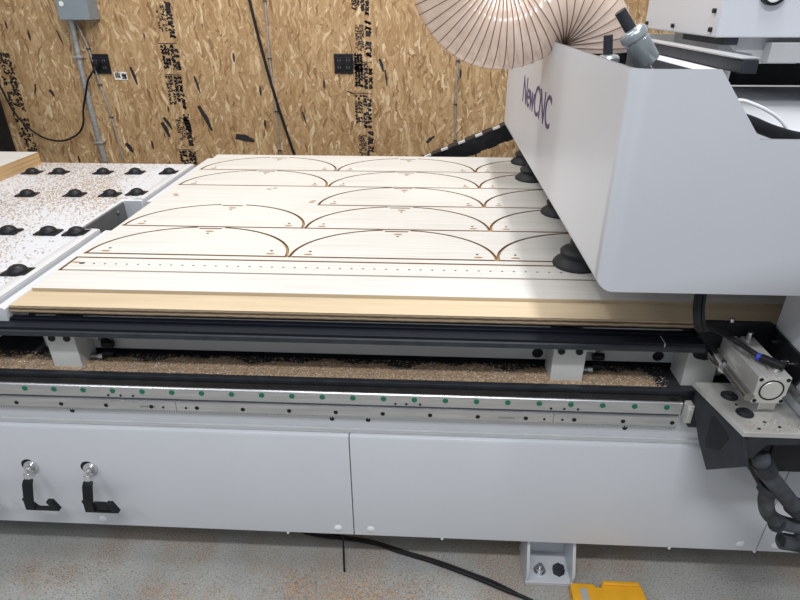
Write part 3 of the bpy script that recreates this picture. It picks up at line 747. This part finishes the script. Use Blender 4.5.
# hoses hanging at the right end
e = thing('hose_bundle', (.82, 1.0, .4), 'dusty black hoses and fittings hanging below the carriage bracket at the right', 'hoses')
b = tube(BM(), catmull([(.735, .985, .62), (.752, .98, .585), (.80, .98, .53), (.862, .985, .463), (.90, .99, .44)]), .019, 14, rf=None); obj('thick_hose', b, 'dusty', e)
b = BM(); cyl(b, (.742, .982, .603), (.760, .98, .578), .0225); cyl(b, (.85, .984, .475), (.872, .987, .455), .0225); islands('hose_clamp', b, 'dark', e)
b = tube(BM(), catmull([(.722, 1.01, .60), (.755, 1.01, .55), (.79, 1.01, .50)]), .009, 10); obj('thin_hose', b, 'rubber', e)
b = tube(BM(), catmull([(.706, 1.02, .61), (.74, 1.02, .565), (.775, 1.02, .52)]), .006, 10); obj('thin_hose', b, 'black', e)
b = tube(BM(), catmull([(.786, .99, .515), (.79, .99, .48), (.812, .99, .435), (.86, .99, .408), (.93, .99, .40)]), .017, 14); obj('elbow_hose', b, 'dusty', e)
b = BM(); cyl(b, (.783, .99, .508), (.787, .99, .526), .022, n=16); cyl(b, (.83, .99, .413), (.838, .99, .41), .022, n=16); islands('hose_clamp', b, 'dark', e)
b = BM(); cyl(b, (.862, .99, .352), (.93, .99, .34), .02); cyl(b, (.861, .99, .352), (.8605, .99, .352), .014, mi=1); cyl(b, (.90, .99, .35), (.90, .99, .42), .012); obj('open_fitting', b, ['dusty', 'black'], e)
b = BM(); box(b, .765, 1.3, 1.0, 1.1, .56, .668); obj('opening_shade', b, 'black', Gn, .004)  # black block stands in for the dark opening below the bracket
# ------------------------------------------------------------------ spindle head above the bridge
e = thing('spindle_head', (.95, 2.05, 1.35), 'large white spindle head housing hanging over the gantry at the upper right', 'machine head')
b = BM(); box(b, .747, 1.5, 1.70, 2.27, 1.412, 1.9); obj('housing', b, 'cover', e, .004)
b = BM()
for y, z in ((1.73, 1.43), (2.24, 1.43), (2.0, 1.43), (1.73, 1.475)): cyl(b, (.747, y, z), (.739, y, z), .006, n=12)
islands('housing_screw', b, 'black', e)
b = BM(); box(b, .78, .82, 1.72, 2.0, 1.392, 1.411); obj('slide_block', b, 'dark', e, .002)
b = BM(); prism(b, [(.80, 1.411), (.83, 1.375), (.875, 1.37), (.885, 1.345), (1.0, 1.345), (1.0, 1.411)], 'y', 1.74, 1.76); box(b, .83, 1.4, 1.86, 2.2, 1.34, 1.41); obj('carriage_plate', b, 'grey', e, .002)
b = BM(); box(b, .90, 1.5, 1.70, 1.74, 1.35, 1.40); obj('lower_bar', b, 'grey', e, .002)
b = BM(); box(b, .80, 1.5, 2.17, 2.35, 1.237, 1.335); obj('slide_block', b, 'black', e, .002)
b = BM(); lathe(b, [(0, .012), (.024, .012), (.024, .016), (.031, .016), (.031, 0)], (.865, 1.70, 1.518), (0, -1, 0), 28); gg = obj('pressure_gauge', b, 'black', e)
b = BM(); lathe(b, [(0, .0125), (.0238, .0125)], (.865, 1.70, 1.518), (0, -1, 0), 28); obj('dial', b, 'plugw', gg)

# ------------------------------------------------------------------ dust hose
e = thing('dust_hose', (.2, 1.75, 1.4), 'wide ribbed translucent dust extraction hose looping over the gantry edge', 'hose')
HY = 1.75; c1 = Vector((.192, HY, 1.583)); R1 = .162; hr = .095
ang = R(-49)
c2 = c1+Vector((math.cos(ang), 0, math.sin(ang)))*(R1+.090)
pts = [Vector((c1.x-R1, HY+.02, c1.z+.30-.3*k/12)) for k in range(12)]
for k in range(33):
    a = math.pi+ (math.pi+ang)*k/32 if False else R(180)+(R(360-49)-R(180))*k/32
    pts.append(c1+Vector((math.cos(a)*R1, .0, math.sin(a)*R1)))
for k in range(1, 21):
    a = R(131)-R(131)*k/20
    pts.append(c2+Vector((math.cos(a)*.090, -.0, math.sin(a)*.090)))
last = pts[-1]; pts.append(last+Vector((0, 0, -.02)))
# resample evenly
def resample(P, step):
    out = [P[0].copy()]; acc = 0
    for a, b_ in zip(P, P[1:]):
        L = (b_-a).length; t0 = step-acc
        while t0 <= L: out.append(a+(b_-a)*(t0/L)); t0 += step
        acc = L-(t0-step)
    return out
step = .0036; P = resample(pts, step)
obj('hose_wall', tube(BM(), P, hr, 40, caps=False, rf=lambda i: hr-.0012*abs(math.sin(math.pi*(i-2)/5))), 'hose', e)
b = BM()
for i in range(2, len(P)-2, 5):
    d = (P[i+1]-P[i-1]).normalized(); u = Vector((0, 1, 0)); v = d.cross(u); n1, n2 = 40, 6; rings = []
    for k in range(n1):
        th = 2*math.pi*k/n1; rd = u*math.cos(th)+v*math.sin(th)
        rings.append([b.verts.new(P[i]+rd*(hr-.0006+.0014*math.cos(2*math.pi*j/n2))+d*.0014*math.sin(2*math.pi*j/n2)) for j in range(n2)])
    for k in range(n1):
        A, B2 = rings[k], rings[(k+1) % n1]
        for j in range(n2): face(b, (A[j], A[(j+1) % n2], B2[(j+1) % n2], B2[j]))
obj('wire_spiral', b, 'brown', e)
b = BM(); cyl(b, (last.x, HY, 1.30), (last.x, HY, last.z), hr-.004, n=32); obj('port_collar', b, 'black', e)

# ------------------------------------------------------------------ air regulators lying against the cover edge
def regulator(base, top, knob, r, kr, lab):
    base, top, knob = Vector(base), Vector(top), Vector(knob); ax = (top-base).normalized(); L = (top-base).length
    e = thing('air_regulator', base, lab, 'regulator')
    b = BM(); lathe(b, [(0, 0), (r*.5, 0), (r*.9, L*.06), (r, L*.1), (r, L*.70), (r*.93, L*.72), (r*.93, L*.76), (r*1.08, L*.78), (r*1.08, L*.92), (r*.9, L), (r*.5, L*1.04), (0, L*1.04)], base, ax, 28)
    obj('body', b, 'cast', e)
    b = BM(); cyl(b, top, knob, kr, kr*.95, 12); obj('knob', b, 'dark', e)
    b = BM(); cyl(b, base-ax*.02, base, .003, n=8); obj('drain_tip', b, 'chrome', e)
regulator((.469, 1.35, 1.377), (.418, 1.35, 1.444), (.389, 1.35, 1.480), .0255, .0125, 'silver cylindrical air regulator with black knob leaning on the cover edge')
regulator((.412, 1.45, 1.32), (.406, 1.45, 1.387), (.400, 1.45, 1.43), .024, .011, 'shorter silver air regulator behind the leaning one')

# ------------------------------------------------------------------ things on the floor
e = thing('yellow_tool', (.54, 1.04, 0), 'yellow plastic power tool pack on the floor at the bottom edge', 'tool')
b = BM(); prism(b, [(.438, .86), (.438, 1.085), (.446, 1.093), (.505, 1.093), (.510, 1.083), (.525, 1.083), (.530, 1.099), (.632, 1.099), (.640, 1.085), (.650, .86)], 'z', .0005, .03)
box(b, .53, .632, 1.086, 1.099, .03, .038); obj('casing', b, 'yellow', e, .004)
b = BM(); box(b, .462, .482, 1.02, 1.075, .0302, .0312); obj('grey_label', b, 'grey', e)
e.location.x -= .012
b = tube(BM(), catmull([(-.42, 1.26, .012), (-.33, 1.235, .010), (-.222, 1.225, .010), (-.14, 1.21, .012), (-.063, 1.186, .010), (.04, 1.155, .010), (.147, 1.115, .010), (.24, 1.075, .010), (.32, 1.04, .010), (.45, .95, .010)]), .0055, 8)
tag(obj('floor_cable', b, 'black'), 'thick black cable running across the concrete floor from under the machine', 'cable')
b = tube(BM(), catmull([(-.36, 1.26, .012), (-.25, 1.237, .008), (-.15, 1.224, .006), (-.05, 1.192, .006), (.045, 1.165, .006), (.151, 1.126, .006), (.245, 1.085, .006), (.46, .955, .006)]), .004, 8)
tag(obj('floor_cable', b, 'black'), 'thinner black cable beside the thick one on the concrete floor', 'cable')
b = tube(BM(), catmull([(-.235, 1.19, .12), (-.232, 1.17, .05), (-.228, 1.14, .006), (-.223, 1.115, .004)]), .003, 8)
tag(obj('cable_tie', b, 'black'), 'thin black cable tie end hanging below the machine to the floor', 'cable tie')
def fl():
    while True:
        c = random.choice(((-.345, 1.06, .045), (-.35, 1.04, .03), (-.21, 1.04, .04), (-.20, 1.02, .05), (-.08, 1.04, .05), (-1.15, 1.06, .15), (-.7, 1.03, .3), (.0, 1.08, .06), (0, 1.05, .7)))
        x, y = random.gauss(c[0], c[2]), random.gauss(c[1], .035)
        if .5 < y < 1.2 and x < .42: return x, y
flakes(4200, fl, lambda x, y: .0, .001, .0026, 'wood_chips', 'tan wood chips scattered over the concrete floor', 0)
